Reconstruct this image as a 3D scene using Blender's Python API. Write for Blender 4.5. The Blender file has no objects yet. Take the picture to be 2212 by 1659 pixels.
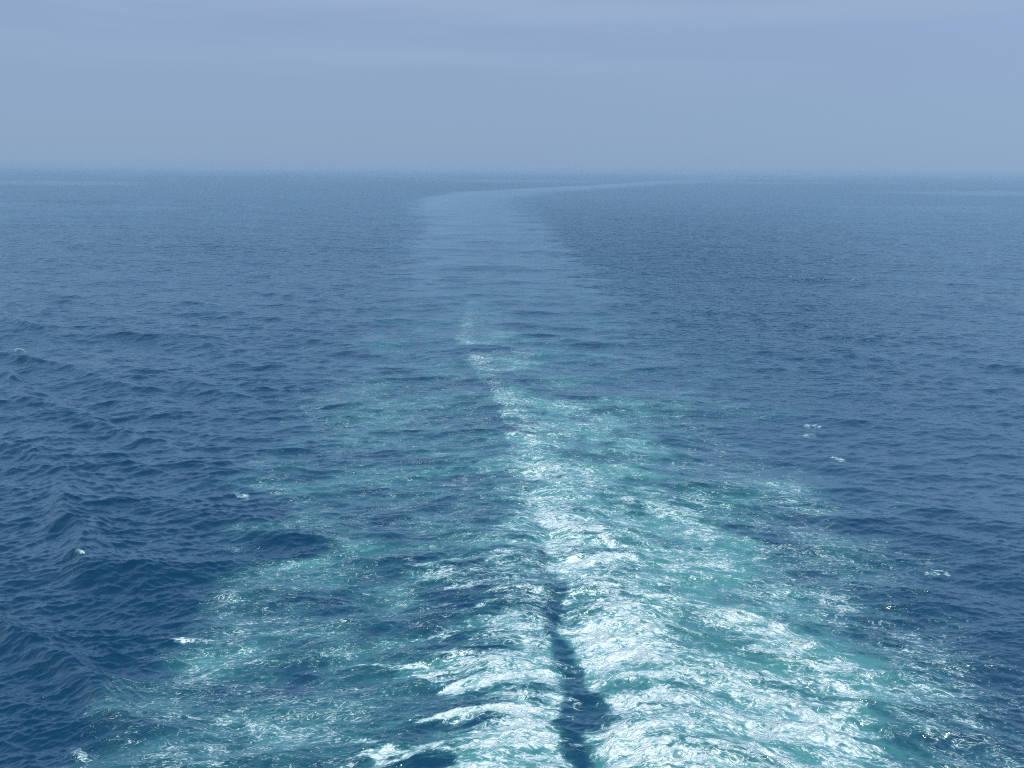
# Wake of a ship on a hazy blue sea, seen from a high stern deck.
import bpy, math
import numpy as np

R = math.radians
scene = bpy.context.scene
COL = scene.collection

# ------------------------------------------------------------------ camera
CAM_H = 25.0
PITCH = 15.6                      # degrees below the horizontal
ROLL = 0.52
FPX = 1663.0                      # focal length measured in 1/2212 of the picture width
cam_data = bpy.data.cameras.new("camera")
cam_data.sensor_fit = 'HORIZONTAL'
cam_data.sensor_width = 36.0
cam_data.lens = 36.0 * FPX / 2212.0
cam_data.clip_start = 0.5
cam_data.clip_end = 90000.0
cam = bpy.data.objects.new("camera", cam_data)
COL.objects.link(cam)
cam.location = (0.0, 0.0, CAM_H)
cam.rotation_mode = 'XYZ'
from mathutils import Matrix
cam.matrix_world = (Matrix.Translation((0, 0, CAM_H)) @
                    Matrix.Rotation(R(90 - PITCH), 4, 'X') @ Matrix.Rotation(R(ROLL), 4, 'Z'))
scene.camera = cam

# ------------------------------------------------------------------ sky, sun, exposure
SUN_EL, SUN_AZ = 46.0, 142.0      # azimuth measured clockwise from the view direction (+Y)
world = bpy.data.worlds.new("World")
scene.world = world
world.use_nodes = True
wt = world.node_tree
wt.nodes.clear()


class NT:
    """small helper for writing node trees"""
    def __init__(self, tree): self.t = tree
    def n(self, kind, **kw):
        nd = self.t.nodes.new(kind)
        for k, v in kw.items(): setattr(nd, k, v)
        return nd
    def set(self, sock, v):
        if isinstance(v, bpy.types.NodeSocket): self.t.links.new(v, sock)
        else: sock.default_value = v
    def math(self, op, a, b=None, c=None, clamp=False):
        nd = self.n('ShaderNodeMath', operation=op, use_clamp=clamp)
        self.set(nd.inputs[0], a)
        if b is not None: self.set(nd.inputs[1], b)
        if c is not None: self.set(nd.inputs[2], c)
        return nd.outputs[0]
    def vmath(self, op, a, b=None, scale=None):
        nd = self.n('ShaderNodeVectorMath', operation=op)
        self.set(nd.inputs[0], a)
        if b is not None: self.set(nd.inputs[1], b)
        if scale is not None: self.set(nd.inputs['Scale'], scale)
        return nd.outputs['Value'] if op in ('LENGTH', 'DOT_PRODUCT') else nd.outputs[0]
    def smooth(self, x, lo, hi, a=0.0, b=1.0):
        nd = self.n('ShaderNodeMapRange', interpolation_type='SMOOTHSTEP')
        self.set(nd.inputs['Value'], x); self.set(nd.inputs['From Min'], lo); self.set(nd.inputs['From Max'], hi)
        self.set(nd.inputs['To Min'], a); self.set(nd.inputs['To Max'], b)
        return nd.outputs['Result']
    def mix(self, f, a, b):
        nd = self.n('ShaderNodeMix', data_type='RGBA')
        self.set(nd.inputs[0], f); self.set(nd.inputs[6], a); self.set(nd.inputs[7], b)
        return nd.outputs[2]
    def noise(self, vec, scale, detail=2.0, rough=0.5, dist=0.0):
        nd = self.n('ShaderNodeTexNoise')
        self.set(nd.inputs['Vector'], vec); self.set(nd.inputs['Scale'], scale)
        nd.inputs['Detail'].default_value = detail
        nd.inputs['Roughness'].default_value = rough
        nd.inputs['Distortion'].default_value = dist
        return nd.outputs['Fac'], nd.outputs['Color']
    def attr(self, name):
        nd = self.n('ShaderNodeAttribute', attribute_name=name)
        return nd.outputs['Fac'], nd.outputs['Vector']


w = NT(wt)
sky = w.n('ShaderNodeTexSky', sky_type='NISHITA', sun_disc=False)
sky.sun_elevation = R(SUN_EL)
sky.sun_rotation = R(SUN_AZ)
sky.air_density = 1.0
sky.dust_density = 1.5
sky.ozone_density = 2.0
tc = w.n('ShaderNodeTexCoord')
sep = w.n('ShaderNodeSeparateXYZ')
wt.links.new(tc.outputs['Generated'], sep.inputs[0])
elev = sep.outputs['Z']
# thin veil of high haze over the whole sky, thinning towards the zenith
veil_f = w.smooth(elev, 0.0, 0.9, 0.94, 0.55)
veil_low, veil_high = (2.70, 4.00, 5.95, 1), (2.90, 3.98, 6.15, 1)
veil = w.mix(w.smooth(elev, 0.0, 0.22), veil_low, veil_high)
veil = w.mix(w.smooth(elev, 0.12, 0.75), veil, (3.5, 5.6, 8.8, 1))
# haze glows broadly on the sun's side
sdir = (math.sin(R(SUN_AZ)) * math.cos(R(SUN_EL)), math.cos(R(SUN_AZ)) * math.cos(R(SUN_EL)), math.sin(R(SUN_EL)))
glow = w.smooth(w.vmath('DOT_PRODUCT', tc.outputs['Generated'], sdir), -0.65, 1.0, 0.95, 1.36)
veil = w.vmath('SCALE', veil, scale=glow)
# long soft streaks of thin cloud
cm = w.n('ShaderNodeMapping')
cm.inputs['Scale'].default_value = (1.2, 1.2, 14.0)
cm.inputs['Rotation'].default_value = (R(0), R(4), 0)
wt.links.new(tc.outputs['Generated'], cm.inputs[0])
cn, _ = w.noise(cm.outputs[0], 1.6, 4.0, 0.5)
cl = w.math('MULTIPLY', w.smooth(cn, 0.40, 0.68), w.smooth(elev, 0.05, 0.19, 0.0, 0.9))
veil = w.mix(cl, veil, (3.30, 4.42, 6.40, 1))
bgc = w.mix(veil_f, sky.outputs[0], veil)
bg = w.n('ShaderNodeBackground')
bg.inputs['Strength'].default_value = 0.1
wt.links.new(bgc, bg.inputs['Color'])
wo = w.n('ShaderNodeOutputWorld')
wt.links.new(bg.outputs[0], wo.inputs['Surface'])

sun_data = bpy.data.lights.new("sun", 'SUN')
sun_data.energy = 3.4
sun_data.angle = R(0.6)
sun_data.color = (1.0, 0.965, 0.91)
sun = bpy.data.objects.new("sun", sun_data)
COL.objects.link(sun)
from mathutils import Vector
sd = Vector((math.sin(R(SUN_AZ)) * math.cos(R(SUN_EL)), math.cos(R(SUN_AZ)) * math.cos(R(SUN_EL)), math.sin(R(SUN_EL))))
sun.rotation_mode = 'QUATERNION'
sun.rotation_quaternion = sd.to_track_quat('Z', 'Y')
sun.location = sd * 200

vs = scene.view_settings
vs.view_transform = 'Standard'
vs.look = 'None'
vs.exposure = 0.0
vs.gamma = 1.0
vs.use_curve_mapping = False
scene.cycles.max_bounces = 6
scene.cycles.volume_bounces = 1
scene.cycles.use_denoising = False
scene.cycles.filter_width = 1.0

# ------------------------------------------------------------------ where things lie on the water
TH = R(PITCH)


def ground(px, py):
    """a place seen in the photograph (2212 x 1659) as a point on the calm water"""
    cr, sr = math.cos(R(ROLL)), math.sin(R(ROLL))
    a, b = (px - 1106.0) / FPX, (829.5 - py) / FPX
    a, b = a * cr - b * sr, a * sr + b * cr
    dy = math.cos(TH) + b * math.sin(TH)
    dz = -math.sin(TH) + b * math.cos(TH)
    t = CAM_H / -dz
    return a * t, dy * t


def line(pts):
    """polyline through places -> function giving x on the water for a distance y"""
    g = sorted((ground(*p) for p in pts), key=lambda q: q[1])
    gy = np.array([q[1] for q in g]); gx = np.array([q[0] for q in g])
    return lambda y: np.interp(np.log(y), np.log(gy), gx)


def ramp(pts):
    """(row in the photograph, value) -> value by distance"""
    g = sorted((ground(1106, p[0])[1], p[1]) for p in pts)
    gy = np.log([q[0] for q in g]); gv = np.array([q[1] for q in g])
    return lambda y: np.interp(np.log(y), gy, gv)


def sst(x, a, b):
    t = np.clip((x - a) / (b - a), 0, 1)
    return t * t * (3 - 2 * t)


# ------------------------------------------------------------------ wave and noise fields
class Field:
    """periodic random field on a tile, sampled bilinearly"""
    def __init__(self, seed, tile, n=256, lam=None, width=0.35, theta=None, spread=2.0, power=None, lo=None):
        rng = np.random.default_rng(seed)
        self.tile, self.n = tile, n
        k1 = np.fft.fftfreq(n, d=tile / n) * 2 * np.pi
        kx, ky = np.meshgrid(k1, k1, indexing='xy')
        k = np.hypot(kx, ky); k[0, 0] = 1e-9
        if lam is not None:
            a = np.exp(-0.5 * (np.log(k * lam / (2 * np.pi)) / width) ** 2)
        else:
            a = k ** (-power) * (k > 2 * np.pi / lo)
        if theta is not None:
            c = np.abs(np.cos(np.arctan2(ky, kx) - theta))
            a = a * c ** spread
        a[0, 0] = 0
        z = a * (rng.normal(size=(n, n)) + 1j * rng.normal(size=(n, n)))
        h = np.fft.ifft2(z)
        self.h = h.real
        gx = np.fft.ifft2(1j * kx * z).real; gy = np.fft.ifft2(1j * ky * z).real
        self.slope = math.sqrt((gx ** 2 + gy ** 2).mean())
        self.std = self.h.std()
        self.dx = np.fft.ifft2(1j * kx / k * z).real
        self.dy = np.fft.ifft2(1j * ky / k * z).real

    def at(self, arrs, x, y):
        n = self.n
        u = x * (n / self.tile); v = y * (n / self.tile)
        iu = np.floor(u); iv = np.floor(v)
        fu = (u - iu).astype(np.float32); fv = (v - iv).astype(np.float32)
        iu = iu.astype(np.int64) % n; iv = iv.astype(np.int64) % n
        iu1 = (iu + 1) % n; iv1 = (iv + 1) % n
        w00 = (1 - fu) * (1 - fv); w10 = fu * (1 - fv); w01 = (1 - fu) * fv; w11 = fu * fv
        return [a[iv, iu] * w00 + a[iv, iu1] * w10 + a[iv1, iu] * w01 + a[iv1, iu1] * w11 for a in arrs]

    def unit(self, x, y):
        return self.at([self.h / self.std], x, y)[0]


# ------------------------------------------------------------------ the sheet of water
side_cols = 1.02 + 3.2 * (np.arange(1, 13) / 12.0) ** 2
T = np.concatenate([-side_cols[::-1], np.linspace(-1.02, 1.02, 1280), side_cols])
NC = len(T)
al = np.concatenate([np.linspace(R(76), R(58), 10, endpoint=False), np.linspace(R(58), R(46), 24, endpoint=False),
                     np.linspace(R(46), R(1.2), 880, endpoint=False),
                     R(1.2) * (0.03 / 1.2) ** np.linspace(0, 1, 60)])
Y = CAM_H / np.tan(al)
NR = len(Y)
dY = np.gradient(Y)
X2 = (Y[:, None] * T[None, :] + np.sign(T)[None, :] * np.abs(T)[None, :] ** 3 * 8.0)
Y2 = np.repeat(Y[:, None], NC, 1)
RES = np.maximum(np.abs(dY)[:, None], np.gradient(X2, axis=1))
X, Yv, res = X2.ravel(), Y2.ravel(), RES.ravel()

# wake outline
wakeL = line([(230, 1659), (300, 1580), (365, 1440), (440, 1310), (505, 1150), (555, 1050), (610, 960), (680, 850), (755, 740), (830, 640),
              (880, 545), (906, 480), (906, 428), (990, 414), (1200, 404), (1400, 392), (1500, 386), (1560, 382)])
wakeR = line([(2500, 1659), (2230, 1500), (2080, 1350), (1930, 1200), (1780, 1050), (1660, 930), (1560, 830), (1480, 740), (1410, 660),
              (1325, 590), (1230, 510), (1150, 460), (1100, 430), (1200, 414), (1400, 400), (1560, 391), (1640, 386), (1700, 381)])
slickL = line([(760, 900), (850, 640), (885, 545), (908, 480), (908, 428), (990, 414), (1200, 404), (1400, 392), (1500, 386), (1560, 382)])
slickR = line([(1480, 900), (1340, 640), (1240, 545), (1165, 480), (1100, 430), (1200, 414), (1400, 400), (1560, 391), (1640, 386), (1700, 381)])
# the two propeller streams with the dark channel between them
rsL = line([(1305, 1659), (1292, 1520), (1240, 1420), (1212, 1310), (1195, 1200), (1160, 1110), (1120, 1010), (1085, 910), (1060, 850), (1010, 770), (985, 720)])
rsR = line([(1930, 1659), (1830, 1500), (1735, 1370), (1630, 1260), (1560, 1170), (1500, 1080), (1405, 1000), (1320, 930), (1235, 860), (1140, 780), (1075, 720)])
lsL = line([(880, 1659), (930, 1520), (975, 1400), (1010, 1290), (1040, 1180), (1050, 1080), (1050, 980)])
lsR = line([(1245, 1659), (1215, 1540), (1195, 1420), (1185, 1310), (1172, 1200), (1150, 1110), (1110, 1010)])
obR = line([(860, 1659), (820, 1500), (780, 1350), (760, 1220), (735, 1100), (730, 1000), (740, 900)])
rbL = line([(1950, 1659), (1860, 1500), (1760, 1370), (1650, 1260), (1570, 1150), (1490, 1050), (1430, 980)])

wob = Field(90, 64.0, 256, power=1.9, lo=40.0)
wv = wob.unit(X * 0.7, Yv * 1.3)
wv2 = wob.unit(X * 1.6 + 11, Yv * 4.0 + 5)
wv3 = wob.unit(X * 6.0 + 3, Yv * 7.0 + 8)
Xf = X + 0.26 * wv3 + 0.22 * wv2 + 0.25 * wob.unit(X * 2.6 + 31, Yv * 2.0 + 18)
Xw = X + (1.5 * wv + 1.25 * wv2) * np.clip(Yv / 45.0, 0.6, 2.0)     # ragged edges


def band(l, r, soft_l=1.0, soft_r=1.0, xl=None, xr=None):
    a, b = l(Yv), r(Yv)
    xl = Xw if xl is None else xl; xr = Xw if xr is None else xr
    return sst(xl, a - soft_l, a + soft_l) * (1 - sst(xr, b - soft_r, b + soft_r))


s_edge = 4.2 * np.clip(Yv / 60.0, 0.5, 8.0)
WAKE = band(wakeL, wakeR, s_edge, s_edge * 2.4)
WAKE *= ramp([(1659, 1), (395, 1), (380, 0.0)])(Yv)
SLICK = band(slickL, slickR, 5.0 * np.clip(Yv / 250, 0.6, 3), 8.0 * np.clip(Yv / 250, .6, 3)) * ramp([(900, 0), (720, 0.3), (560, 0.85), (470, 1), (395, 1), (383, 0.4), (378, 0)])(Yv)
tS = (X - slickL(Yv)) / np.maximum(slickR(Yv) - slickL(Yv), 1.0)
SLICK = SLICK * (0.74 + 0.26 * np.exp(-((tS - 0.15) / 0.22) ** 2))      # calmest along its left side
# streak coordinates: transverse streaks that sweep back on both sides of each stream
cR = rsL(Yv) + 0.25 * (rsR(Yv) - rsL(Yv))
cL = 0.45 * lsL(Yv) + 0.55 * lsR(Yv)
wr = sst(X, lsR(Yv) - 0.3, rsL(Yv) + 0.5)
uR, uL = X - cR, X - cL
bow = lambda u, k, s, far: k * far * (1 - np.exp(-(np.sqrt(u * u + s * s) - s) / far))
shift = wr * bow(uR, 0.52, 2.5, 14.0) + (1 - wr) * bow(uL, 0.46, 2.0, 5.5)
shift *= np.clip(1.3 - Yv / 180.0, 0, 1)
U, V = X, Yv + shift

# foam density: streams broken into patches a few metres long
pf = Field(91, 60.0, 512, power=1.38, lo=9.0)
p1 = pf.unit(U * 0.55, V * 1.15)
p2 = pf.unit(U * 1.3 + 17, V * 2.9 + 31)
p3 = pf.unit(U * 0.30 + 7, V * 0.52 + 3)
p4 = pf.unit(U * 0.42 + 23, V * 2.7 + 13)
Xs = Xw + 1.3 * p4 + 0.9 * p2                     # edges drawn out along the streaks
RST = band(rsL, rsR, 0.6, 2.4 * np.clip(Yv / 50.0, 1.0, 2.6), xl=Xf, xr=Xs) * ramp([(1659, 1), (1250, .84), (1100, .72), (950, .64), (850, .58), (770, .54), (700, 0.40), (650, .2), (600, 0)])(Yv)
tR = np.clip((X - rsL(Yv)) / np.maximum(rsR(Yv) - rsL(Yv), 0.5), -0.2, 1.2)
PROF = ramp([(1659, .74), (1250, .66), (1050, .58), (850, .54)])(Yv) + 0.28 * np.exp(-((tR - 0.15) / 0.20) ** 2) + 0.12 * np.exp(-((tR - 0.95) / 0.12) ** 2)
LST = band(lsL, lsR, 2.2, 0.6, xl=Xs, xr=Xf) * ramp([(1659, .80), (1500, .74), (1350, .58), (1200, .50), (1080, .38), (1000, .22), (900, 0)])(Yv)
OB = band(wakeL, obR, 3.0, 4.5) * ramp([(1659, .32), (1400, .31), (1220, .28), (1100, .25), (1000, .20), (900, .14), (800, .07), (720, 0)])(Yv)
RB = band(rbL, wakeR, 2.0, 5.0) * ramp([(1659, .38), (1400, .36), (1250, .34), (1100, .31), (950, .24), (860, .14), (780, 0)])(Yv)
MIDL = band(obR, lsL, 2.0, 2.0) * ramp([(1659, .24), (1300, .24), (1100, .22), (950, .19), (850, .15), (720, .07), (640, 0)])(Yv)
FAR = band(wakeL, wakeR, 4.0, 5.0) * ramp([(1000, 0), (920, .22), (800, .16), (700, .10), (640, .0)])(Yv)
CHAN = band(lsR, rsL, 0.5, 0.5, Xf, Xf) * ramp([(1659, 1), (1400, .85), (1280, .5), (1150, .25), (1050, .08), (970, 0)])(Yv)

STR = np.clip(RST + LST, 0, 1)
patch = (0.42 - 0.12 * STR) * p1 + 0.36 * p2 + 0.25 * p3 + 0.75 * p4 * STR
patch *= ramp([(1659, 1), (1100, 1), (850, .65), (700, .45)])(Yv)

# ------------------------------------------------------------------ waves
H = np.zeros_like(X); DX = np.zeros_like(X); DY = np.zeros_like(X)
stk = wob.unit(X / Yv * 26.0 + 3, np.log(Yv) * 55.0) + 0.6 * wob.unit(X / Yv * 60.0 + 9, np.log(Yv) * 130.0)
stk = wob.unit(X * 0.022 + 3, Yv * 0.030) + 0.6 * wob.unit(X * 0.010 + 9, Yv * 0.05)
STREAK = sst(stk, 0.9, 2.3) * sst(Yv, 90, 350)                     # smoother lanes on the open sea
RUF = band(slickR, lambda y: slickR(y) + 0.33 * y, 6.0 * np.clip(Yv / 200, .5, 3), 30.0 * np.clip(Yv / 200, .5, 3)) * ramp([(1000, 0), (800, .7), (600, 1), (500, .6), (430, 0)])(Yv)
calm = 1.0 - 0.40 * np.clip(WAKE, 0, 1) - 0.42 * SLICK - 0.35 * STREAK + 0.35 * RUF
side = sst(X / Yv, -0.1, -0.5)                    # more swell to the left of the wake
bands = [  # wavelength, rms slope, crest normal, spread, chop
    (46.0, 0.030, R(84), 14, 0.6), (24.0, 0.028, R(66), 6, 0.8), (12.0, 0.052, R(62), 4, 0.9), (6.0, 0.078, R(78), 4, 0.9),
    (3.0, 0.125, R(95), 3, .8), (1.6, 0.135, R(102), 3, .7), (0.9, 0.17, R(98), 3, .6), (0.52, 0.21, R(86), 3, .5), (0.30, 0.27, R(100), 3, .4)]
gust = pf.unit(X * 0.035 + 5, Yv * 0.02 + 9)
for i, (lam, sl, th, sp, ch) in enumerate(bands):
    f = Field(10 + i, lam * 23.7, 256, lam=lam, width=0.33, theta=th, spread=sp)
    wgt = sst(lam / np.maximum(res, 1e-6), 1.5, 3.2)
    m = wgt > 0.001
    g = sl / f.slope
    amp = wgt[m] * g
    amp = amp * (calm[m] if lam < 5 else (1 - 0.4 * WAKE[m]))
    if lam > 5: amp = amp * (0.75 + 0.6 * side[m])
    else: amp = amp * np.clip(1 + 0.14 * gust[m], .6, 1.4)
    rot = 0.37 * i
    h, dx, dy = f.at([f.h, f.dx, f.dy], X[m], Yv[m])
    H[m] += h * amp; DX[m] += ch * dx * amp; DY[m] += ch * dy * amp
for i, (lam, sl) in enumerate(((24.0, 0.040), (14.0, 0.055), (7.0, 0.075), (3.6, 0.085), (1.9, 0.10), (1.0, 0.10))):      # transverse ripples inside the wake
    f = Field(30 + i, lam * 25.3, 256, lam=lam, width=0.28, theta=R(90), spread=9)
    wgt = sst(lam / np.maximum(res, 1e-6), 1.5, 3.2) * np.clip(WAKE, 0, 1)
    m = wgt > 0.002
    h, dx, dy = f.at([f.h, f.dx, f.dy], U[m], V[m])
    g = wgt[m] * sl / f.slope
    H[m] += h * g; DX[m] += dx * g; DY[m] += dy * g

# oblique waves thrown off by the hull, running along both sides
def feather(x0, y0, x1, y1, n, lam, amp, half, seed):
    n = np.array(n) / float(np.hypot(*n))
    d = np.array((x1 - x0, y1 - y0), float); L = np.hypot(*d); d /= L
    s = (X - x0) * d[0] + (Yv - y0) * d[1]
    o = (X - x0) * d[1] - (Yv - y0) * d[0]
    env = np.exp(-(o / half) ** 2) * sst(s, -25, 5) * (1 - sst(s, L, L * 1.8))
    ph = 2 * np.pi * (X * n[0] + Yv * n[1]) / lam + 1.3 * wob.unit(X * 0.45 + seed, Yv * 0.45)
    c = np.exp(2.0 * (np.cos(ph) - 1))
    sharp = (c - c.mean()) * (1 + 0.35 * wob.unit(X * .5 + 2 * seed, Yv * .5))
    return amp * env * sharp, -amp * .35 * env * np.sin(ph) * n[0], -amp * .35 * env * np.sin(ph) * n[1]
for args in ((-24, 38, -76, 116, (.56, .83), 9.4, 0.70, 9.0, 3), (30, 44, 80, 105, (-.45, .89), 7.5, 0.28, 10.0, 8)):
    a, b, c = feather(*args)
    H += a; DX += b; DY += c

# churned water of the streams: short mounds following the streaks
churn = np.clip(RST * 1.05 + LST * 0.95 + 0.35 * OB + 0.3 * RB + 0.25 * MIDL, 0, 1.1)
CH = np.zeros_like(X)
for i, (lam, sl, ey) in enumerate(((6.5, 0.13, 1.5), (3.2, 0.20, 1.7), (1.5, 0.24, 1.7), (0.7, 0.26, 1.5), (0.36, 0.26, 1.3))):
    f = Field(40 + i, lam * 21.3, 256, lam=lam, width=0.4)
    wgt = sst(lam / np.maximum(res, 1e-6), 1.8, 4.0)
    m = (wgt * churn) > 0.002
    h, dx, dy = f.at([f.h, f.dx, f.dy], U[m], V[m] * ey)
    g = wgt[m] * churn[m] * sl / (f.slope * ey)
    CH[m] += h * g
    DX[m] += 0.5 * dx * g; DY[m] += 0.6 * dy * g
H += CH

crest = np.clip(CH / 0.16, -2, 2)
base = np.maximum.reduce([RST * PROF, LST, OB, RB, MIDL, FAR]) 
BRIDGE = band(lambda y: lsR(y) - 1.2, lambda y: rsL(y) + 1.2, 0.8, 0.8, Xf, Xf) * ramp([(1450, 0), (1300, .42), (1100, .46), (980, .4), (880, 0)])(Yv)
base = np.maximum(base, BRIDGE)
FOAM = base * (0.90 + (0.36 + 0.10 * STR) * patch + 0.10 * crest) - 0.015
FOAM = FOAM * (1 - 0.97 * CHAN) + 0.50 * CHAN * sst(p2 + 0.6 * p4, 0.2, 1.8)
FOAM = np.clip(FOAM, 0, 1)
RSA = band(rsL, rsR, 0.7, 4.0, Xf, Xw + 0.5 * p4) * ramp([(1659, 1), (1250, .88), (1100, .78), (950, .56), (850, .42), (770, .28), (700, .17), (600, 0)])(Yv)
AER = np.clip(0.92 * RSA + 0.85 * LST + 0.36 * (OB + MIDL) + 0.30 * RB + 0.29 * WAKE * ramp([(1659, .8), (900, 1), (700, .85), (600, .5), (520, .2), (450, 0)])(Yv), 0, 1)
AER = np.clip(np.maximum(AER * (1 + 0.30 * p3 + 0.25 * p1 + 0.10 * p4), 0.72 * np.maximum(RSA, 0.8 * LST)) + 0.05 * RUF, 0, 1) * (1 - 0.85 * CHAN) + 0.10 * CHAN
ROUGH = np.clip(1.0 - 0.66 * SLICK - 0.18 * WAKE - 0.45 * STREAK + 0.85 * RUF, 0.12, 2.0)

# whitecaps: torn foam on single breaking ripples
CAPS = (  # place, length, depth, lift, turn, label
    (40, 746, 2.0, 1.6, 0.40, -0.4, 'bright breaking whitecap farthest away, alone near the left edge'),
    (172, 1212, 1.1, 0.5, 0.16, -0.5, 'tiny whitecap on the ridge of an oblique wave left of the wake'),
    (172, 1612, 1.6, 0.7, 0.22, -0.5, 'torn whitecap in the bottom left corner of the sea'),
    (1758, 917, 3.4, 1.3, 0.10, 0.05, 'upper whitecap of a close pair on open water right of the wake'),
    (1745, 937, 2.4, 1.3, 0.10, 0.5, 'lower whitecap of a close pair on open water right of the wake'),
    (1806, 986, 2.6, 1.2, 0.06, -0.5, 'thin slanting whitecap just below the close pair on the right'),
    (1940, 1089, 2.2, 0.6, 0.08, 0.1, 'flat white dash of foam on open water, halfway down the right side'),
    (2028, 1242, 2.6, 1.0, 0.06, 0.25, 'ragged whitecap near the right edge, outside the lacy foam'),
    (796, 1288, 1.1, 0.5, 0.16, -0.2, 'small curled whitecap on teal water left of the narrow foam trail'),
    (737, 1345, 0.9, 0.5, 0.20, 0.2, 'small round whitecap on teal water in the left half of the wake'),
    (408, 1378, 3.6, 0.9, 0.08, -0.2, 'long whitecap tongue sticking out of the left edge of the wake'),
    (520, 1072, 2.4, 1.3, 0.08, -0.45, 'slanting whitecap at the left tip of the wake edge, mid distance'),
)
rag = Field(77, 16.0, 256, power=1.7, lo=4.0)
CAPMASK = []
for (px, py, ln, dp, lift, turn, label) in CAPS:
    cx, cy = ground(px, py)
    near_cap = np.nonzero((np.abs(X - cx) < ln * 1.2) & (np.abs(Yv - cy) < (ln + dp) * 1.2))[0]
    ex, ey = X[near_cap] - cx, Yv[near_cap] - cy
    lu = (ex * math.cos(turn) + ey * math.sin(turn)) / (0.72 * ln)
    lv = (-ex * math.sin(turn) + ey * math.cos(turn)) / (0.72 * dp)
    n1 = rag.unit(X[near_cap] * 1.3 + px, Yv[near_cap] * 2.2); n2 = rag.unit(X[near_cap] * 3.6 + py, Yv[near_cap] * 4.5)
    mk = np.clip(1.0 - (1.7 * lu) ** 2 - (1.7 * lv) ** 2 + 0.30 * n1 + 0.28 * n2, 0, 1)
    FOAM[near_cap] = np.maximum(FOAM[near_cap], 0.54 * mk)
    AER[near_cap] = np.maximum(AER[near_cap], 0.45 * mk)
    H[near_cap] += lift * np.clip(1.0 - (1.5 * lu) ** 2 - (1.4 * (lv + 0.1)) ** 2, 0, 1)
    CAPMASK.append((near_cap, mk))

PX = X - 0.0 + DX; PY = Yv + DY; PZ = H
CO = np.stack([PX, PY, PZ], 1).astype(np.float32)
G = CO.reshape(NR, NC, 3)
du = np.gradient(G, axis=1); dv = np.gradient(G, axis=0)
NRM = np.cross(du, dv); NRM /= np.linalg.norm(NRM, axis=2, keepdims=True)
NRM = NRM.reshape(-1, 3)
NRM[NRM[:, 2] < 0] *= -1
XG, YG, HG = G[..., 0], G[..., 1], G[..., 2]


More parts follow.
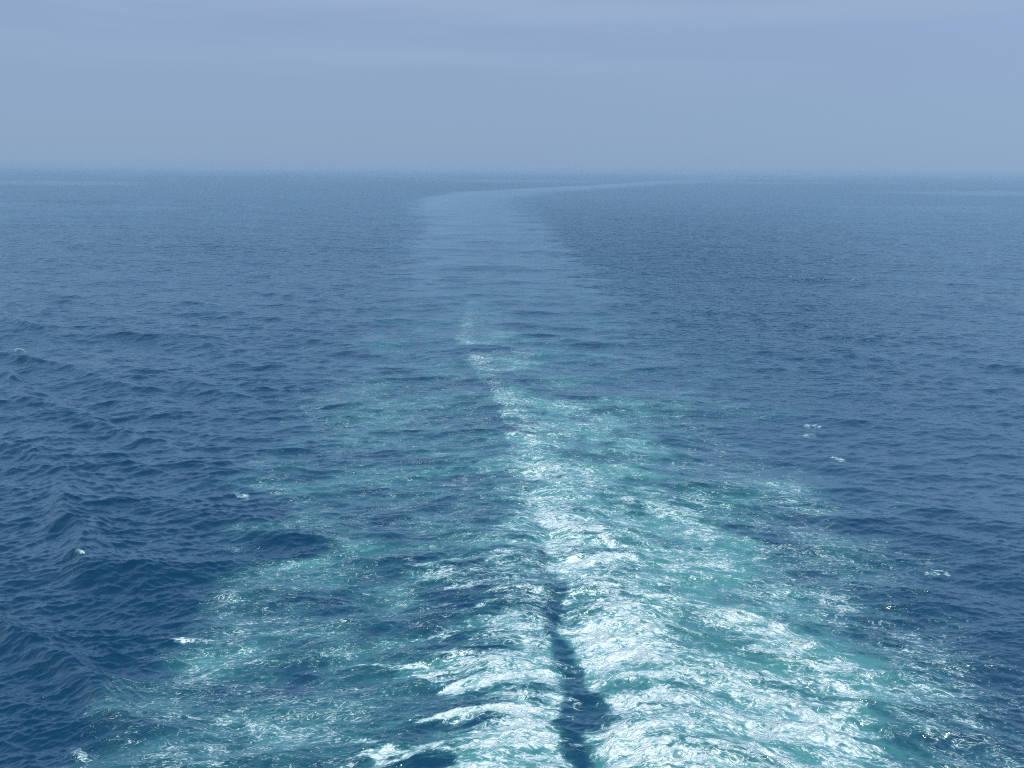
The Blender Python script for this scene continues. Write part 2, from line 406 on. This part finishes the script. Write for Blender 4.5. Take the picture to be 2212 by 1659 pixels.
# ------------------------------------------------------------------ materials
def water_material(name):
    m = bpy.data.materials.new(name)
    m.use_nodes = True
    t = m.node_tree; t.nodes.clear(); s = NT(t)
    foam_a, _ = s.attr('foam'); aer, _ = s.attr('aer'); rough, _ = s.attr('chop'); res_a, _ = s.attr('res')
    _, flow = s.attr('flow')
    geo = s.n('ShaderNodeNewGeometry'); pos = geo.outputs['Position']
    # --- foam filaments in streak coordinates
    st = s.vmath('MULTIPLY', flow, (0.50, 1.20, 1.0))
    _, w1 = s.noise(st, 0.55, 2.0)
    _, w2 = s.noise(st, 2.3, 2.0)
    q = s.vmath('ADD', st, s.vmath('SCALE', s.vmath('SUBTRACT', w1, (.5, .5, .5)), scale=2.2))
    q = s.vmath('ADD', q, s.vmath('SCALE', s.vmath('SUBTRACT', w2, (.5, .5, .5)), scale=1.0))
    def ridge(scale, k, det=2.0):
        f, _ = s.noise(q, scale, det, 0.55)
        return s.math('SUBTRACT', 1.0, s.math('MULTIPLY', s.math('ABSOLUTE', s.math('SUBTRACT', f, 0.5)), k), clamp=True)
    r1, r2, r3 = ridge(0.95, 10.0, 3.0), ridge(2.4, 8.5), ridge(6.0, 6.0, 2.0)
    rr = s.math('MAXIMUM', r1, s.math('MULTIPLY', r2, 0.93))
    r = s.math('ADD', s.math('MULTIPLY', rr, 0.70), s.math('MULTIPLY', r3, 0.30))
    th = s.math('SUBTRACT', 1.0, s.math('MULTIPLY', foam_a, 0.47))
    wd = s.math('ADD', 0.06, s.math('MULTIPLY', foam_a, 0.15))
    foam = s.smooth(r, s.math('SUBTRACT', th, wd), s.math('ADD', th, wd))
    foam = s.math('MULTIPLY', foam, s.smooth(foam_a, 0.015, 0.12))
    milk = s.smooth(r, s.math('SUBTRACT', th, 0.62), s.math('ADD', th, 0.12))
    milk = s.math('MULTIPLY', milk, s.smooth(foam_a, 0.03, 0.45))
    # --- colour of the water itself
    lowf, _ = s.noise(s.vmath('MULTIPLY', flow, (0.10, 0.22, 1)), 1.0, 3.0)
    a2 = s.math('ADD', aer, s.math('MULTIPLY', s.math('MULTIPLY', s.math('SUBTRACT', lowf, .5), 0.7), aer), clamp=True)
    deep = (0.0015, 0.040, 0.090, 1)
    teal = (0.018, 0.108, 0.140, 1)
    turq = (0.070, 0.258, 0.256, 1)
    c = s.mix(s.smooth(a2, 0.0, 0.5), deep, teal)
    c = s.mix(s.smooth(a2, 0.35, 1.0), c, turq)
    c = s.mix(s.math('MULTIPLY', milk, s.smooth(foam_a, 0.15, 0.95, 0.30, 0.85)), c, s.mix(s.smooth(foam_a, 0.3, 1.0), (0.20, 0.42, 0.43, 1), (0.44, 0.68, 0.66, 1)))
    # --- ripples too fine for the sheet
    rp = s.vmath('MULTIPLY', pos, (0.45, 1.0, 0.3))
    n0, _ = s.noise(rp, 0.40, 2.0, 0.5, 0.3)
    wg0 = s.smooth(res_a, 0.7, 1.6)
    n1, _ = s.noise(rp, 0.95, 2.0, 0.5, 0.3)
    n2, _ = s.noise(rp, 2.3, 2.0, 0.5, 0.3)
    n3, _ = s.noise(s.vmath('MULTIPLY', pos, (0.7, 1.0, 0.3)), 7.0, 2.0, 0.55)
    wg1 = s.smooth(res_a, 0.25, 0.6)
    wg2 = s.smooth(res_a, 0.10, 0.28)
    hgt = s.math('ADD', s.math('ADD', s.math('MULTIPLY', s.math('MULTIPLY', n0, wg0), 1.35), s.math('MULTIPLY', s.math('MULTIPLY', n1, wg1), 0.40)),
                 s.math('ADD', s.math('MULTIPLY', s.math('MULTIPLY', n2, wg2), 0.14), s.math('MULTIPLY', n3, 0.024)))
    hgt = s.math('MULTIPLY', hgt, rough)
    bump = s.n('ShaderNodeBump')
    bump.inputs['Strength'].default_value = 1.0
    bump.inputs['Distance'].default_value = 1.0
    s.set(bump.inputs['Height'], hgt)
    # light coming back out of the water does not care which way a ripple leans; the mirror of the sky does
    body = s.n('ShaderNodeBsdfDiffuse')
    s.set(body.inputs['Color'], c)
    up = s.n('ShaderNodeCombineXYZ'); up.inputs[2].default_value = 1.0
    s.set(body.inputs['Normal'], up.outputs[0])
    glo = s.n('ShaderNodeBsdfGlossy')
    glo.inputs['Color'].default_value = (0.77, 0.96, 1.0, 1)
    glo.inputs['Roughness'].default_value = 0.16
    s.set(glo.inputs['Normal'], bump.outputs[0])
    lw = s.n('ShaderNodeLayerWeight'); lw.inputs['Blend'].default_value = 0.5
    s.set(lw.inputs['Normal'], bump.outputs[0])
    fres = s.math('MULTIPLY_ADD', s.math('POWER', lw.outputs['Facing'], 2.42), 0.95, 0.015)
    wb = s.n('ShaderNodeMixShader')
    s.set(wb.inputs[0], fres)
    t.links.new(body.outputs[0], wb.inputs[1]); t.links.new(glo.outputs[0], wb.inputs[2])
    # --- foam relief
    ff, _ = s.noise(q, 6.0, 2.0, 0.5)
    fh = s.math('ADD', s.math('MULTIPLY', r, 0.15), s.math('MULTIPLY', ff, 0.03))
    fb = s.n('ShaderNodeBump')
    fb.inputs['Strength'].default_value = 0.8
    fb.inputs['Distance'].default_value = 1.0
    s.set(fb.inputs['Height'], fh)
    fo = s.n('ShaderNodeBsdfPrincipled')
    fo.inputs['Base Color'].default_value = (0.74, 0.84, 0.825, 1)
    fo.inputs['Roughness'].default_value = 0.75
    s.set(fo.inputs['Normal'], fb.outputs[0])
    mx = s.n('ShaderNodeMixShader')
    s.set(mx.inputs[0], s.math('MULTIPLY', foam, s.smooth(foam_a, 0.15, 0.75, 0.60, 0.96)))
    t.links.new(wb.outputs[0], mx.inputs[1]); t.links.new(fo.outputs[0], mx.inputs[2])
    out = s.n('ShaderNodeOutputMaterial')
    t.links.new(mx.outputs[0], out.inputs['Surface'])
    return m


WATER = water_material("sea_water")


def tag(o, label=None, cat=None, kind=None, group=None):
    for k, v in (('label', label), ('category', cat), ('kind', kind), ('group', group)):
        if v: o[k] = v
    return o


# ------------------------------------------------------------------ cut the sheet into sea, foam trails and channel
ii = np.arange(NR * NC).reshape(NR, NC)
quads = np.stack([ii[:-1, :-1], ii[:-1, 1:], ii[1:, 1:], ii[1:, :-1]], -1).reshape(-1, 4)
fm = lambda a: a[quads].mean(1)
region = np.zeros(len(quads), np.int8)
fR, fL, fO, fB, fC, fS = map(fm, (RST, LST, OB, RB, CHAN, SLICK))
fW = fm(WAKE)
near = fm(Yv) < ground(1106, 600)[1]
region[(fW > 0.5)] = 6
region[(fW > 0.5) & near] = 5
region[(fO > 0.16) & (fW > .3)] = 3
region[(fB > 0.13) & (fW > .3)] = 4
region[fL > 0.16] = 2
region[fR > 0.16] = 1
region[(fC > 0.5)] = 7
for c, (idx, mk) in enumerate(CAPMASK):
    a = np.zeros(NR * NC); a[idx] = mk
    region[fm(a) > 0.22] = 20 + c


def patch_mesh(name, sel):
    q = quads[sel]
    used, inv = np.unique(q, return_inverse=True)
    q = inv.reshape(-1, 4).astype(np.int32)
    me = bpy.data.meshes.new(name)
    nv, nf = len(used), len(q)
    me.vertices.add(nv); me.loops.add(nf * 4); me.polygons.add(nf)
    me.vertices.foreach_set('co', CO[used].ravel())
    me.loops.foreach_set('vertex_index', q.ravel())
    me.polygons.foreach_set('loop_start', np.arange(0, nf * 4, 4, dtype=np.int32))
    me.polygons.foreach_set('use_smooth', np.ones(nf, bool))
    me.update(calc_edges=True)
    for nm, arr in (('foam', FOAM), ('aer', AER), ('chop', ROUGH), ('res', res)):
        at = me.attributes.new(nm, 'FLOAT', 'POINT')
        at.data.foreach_set('value', arr[used].astype(np.float32))
    at = me.attributes.new('flow', 'FLOAT_VECTOR', 'POINT')
    at.data.foreach_set('vector', np.stack([U[used], V[used], 0 * U[used]], 1).astype(np.float32).ravel())
    me.normals_split_custom_set_from_vertices(NRM[used].astype(np.float32))
    me.materials.append(WATER)
    o = bpy.data.objects.new(name, me)
    COL.objects.link(o)
    return o


tag(patch_mesh('sea', region == 0), 'open blue sea with small wind ripples on both sides of the wake', kind='structure')
tag(patch_mesh('foam_trail', region == 1), 'widest and whitest foam trail, right of the dark channel', 'foam trail', 'stuff')
tag(patch_mesh('foam_trail', region == 2), 'narrower arched foam trail, left of the dark channel', 'foam trail', 'stuff')
tag(patch_mesh('lacy_foam', region == 3), 'thin lacy foam along the left edge of the wake', 'foam', 'stuff')
tag(patch_mesh('lacy_foam', region == 4), 'thin lacy foam on teal water along the right edge of the wake', 'foam', 'stuff')
tag(patch_mesh('wake_water', region == 5), 'teal churned water of the wake with few foam flecks', kind='structure')
tag(patch_mesh('wake_slick', region == 6), 'smooth pale slick of the old wake bending right towards the horizon', kind='structure')
tag(patch_mesh('dark_channel', region == 7), 'narrow dark blue strip of water between the two foam trails', kind='structure')

for c, cap in enumerate(CAPS):
    tag(patch_mesh('whitecap', region == 20 + c), cap[6], 'whitecap', None, 'whitecaps on the water')

# ------------------------------------------------------------------ haze
hm = bpy.data.materials.new("haze_air")
hm.use_nodes = True
ht = hm.node_tree; ht.nodes.clear(); h = NT(ht)
pv = h.n('ShaderNodeVolumePrincipled')
pv.inputs['Color'].default_value = (0.43, 0.57, 0.695, 1)
pv.inputs['Density'].default_value = 0.00021
pv.inputs['Anisotropy'].default_value = 0.0
ho = h.n('ShaderNodeOutputMaterial')
ht.links.new(pv.outputs[0], ho.inputs['Volume'])
hx, hy0, hy1, hz0, hz1 = 56000, -60, 52000, -4.0, 28.0
hv = [(sx * hx, yy, zz) for zz in (hz0, hz1) for (sx, yy) in ((-1, hy0), (1, hy0), (1, hy1), (-1, hy1))]
hf = [(3, 2, 1, 0), (4, 5, 6, 7), (0, 1, 5, 4), (1, 2, 6, 5), (2, 3, 7, 6), (3, 0, 4, 7)]
me = bpy.data.meshes.new("haze"); me.from_pydata(hv, [], hf); me.materials.append(hm)
ho_ = bpy.data.objects.new("haze", me); COL.objects.link(ho_)
tag(ho_, 'pale blue haze over the sea hiding the horizon', kind='stuff')
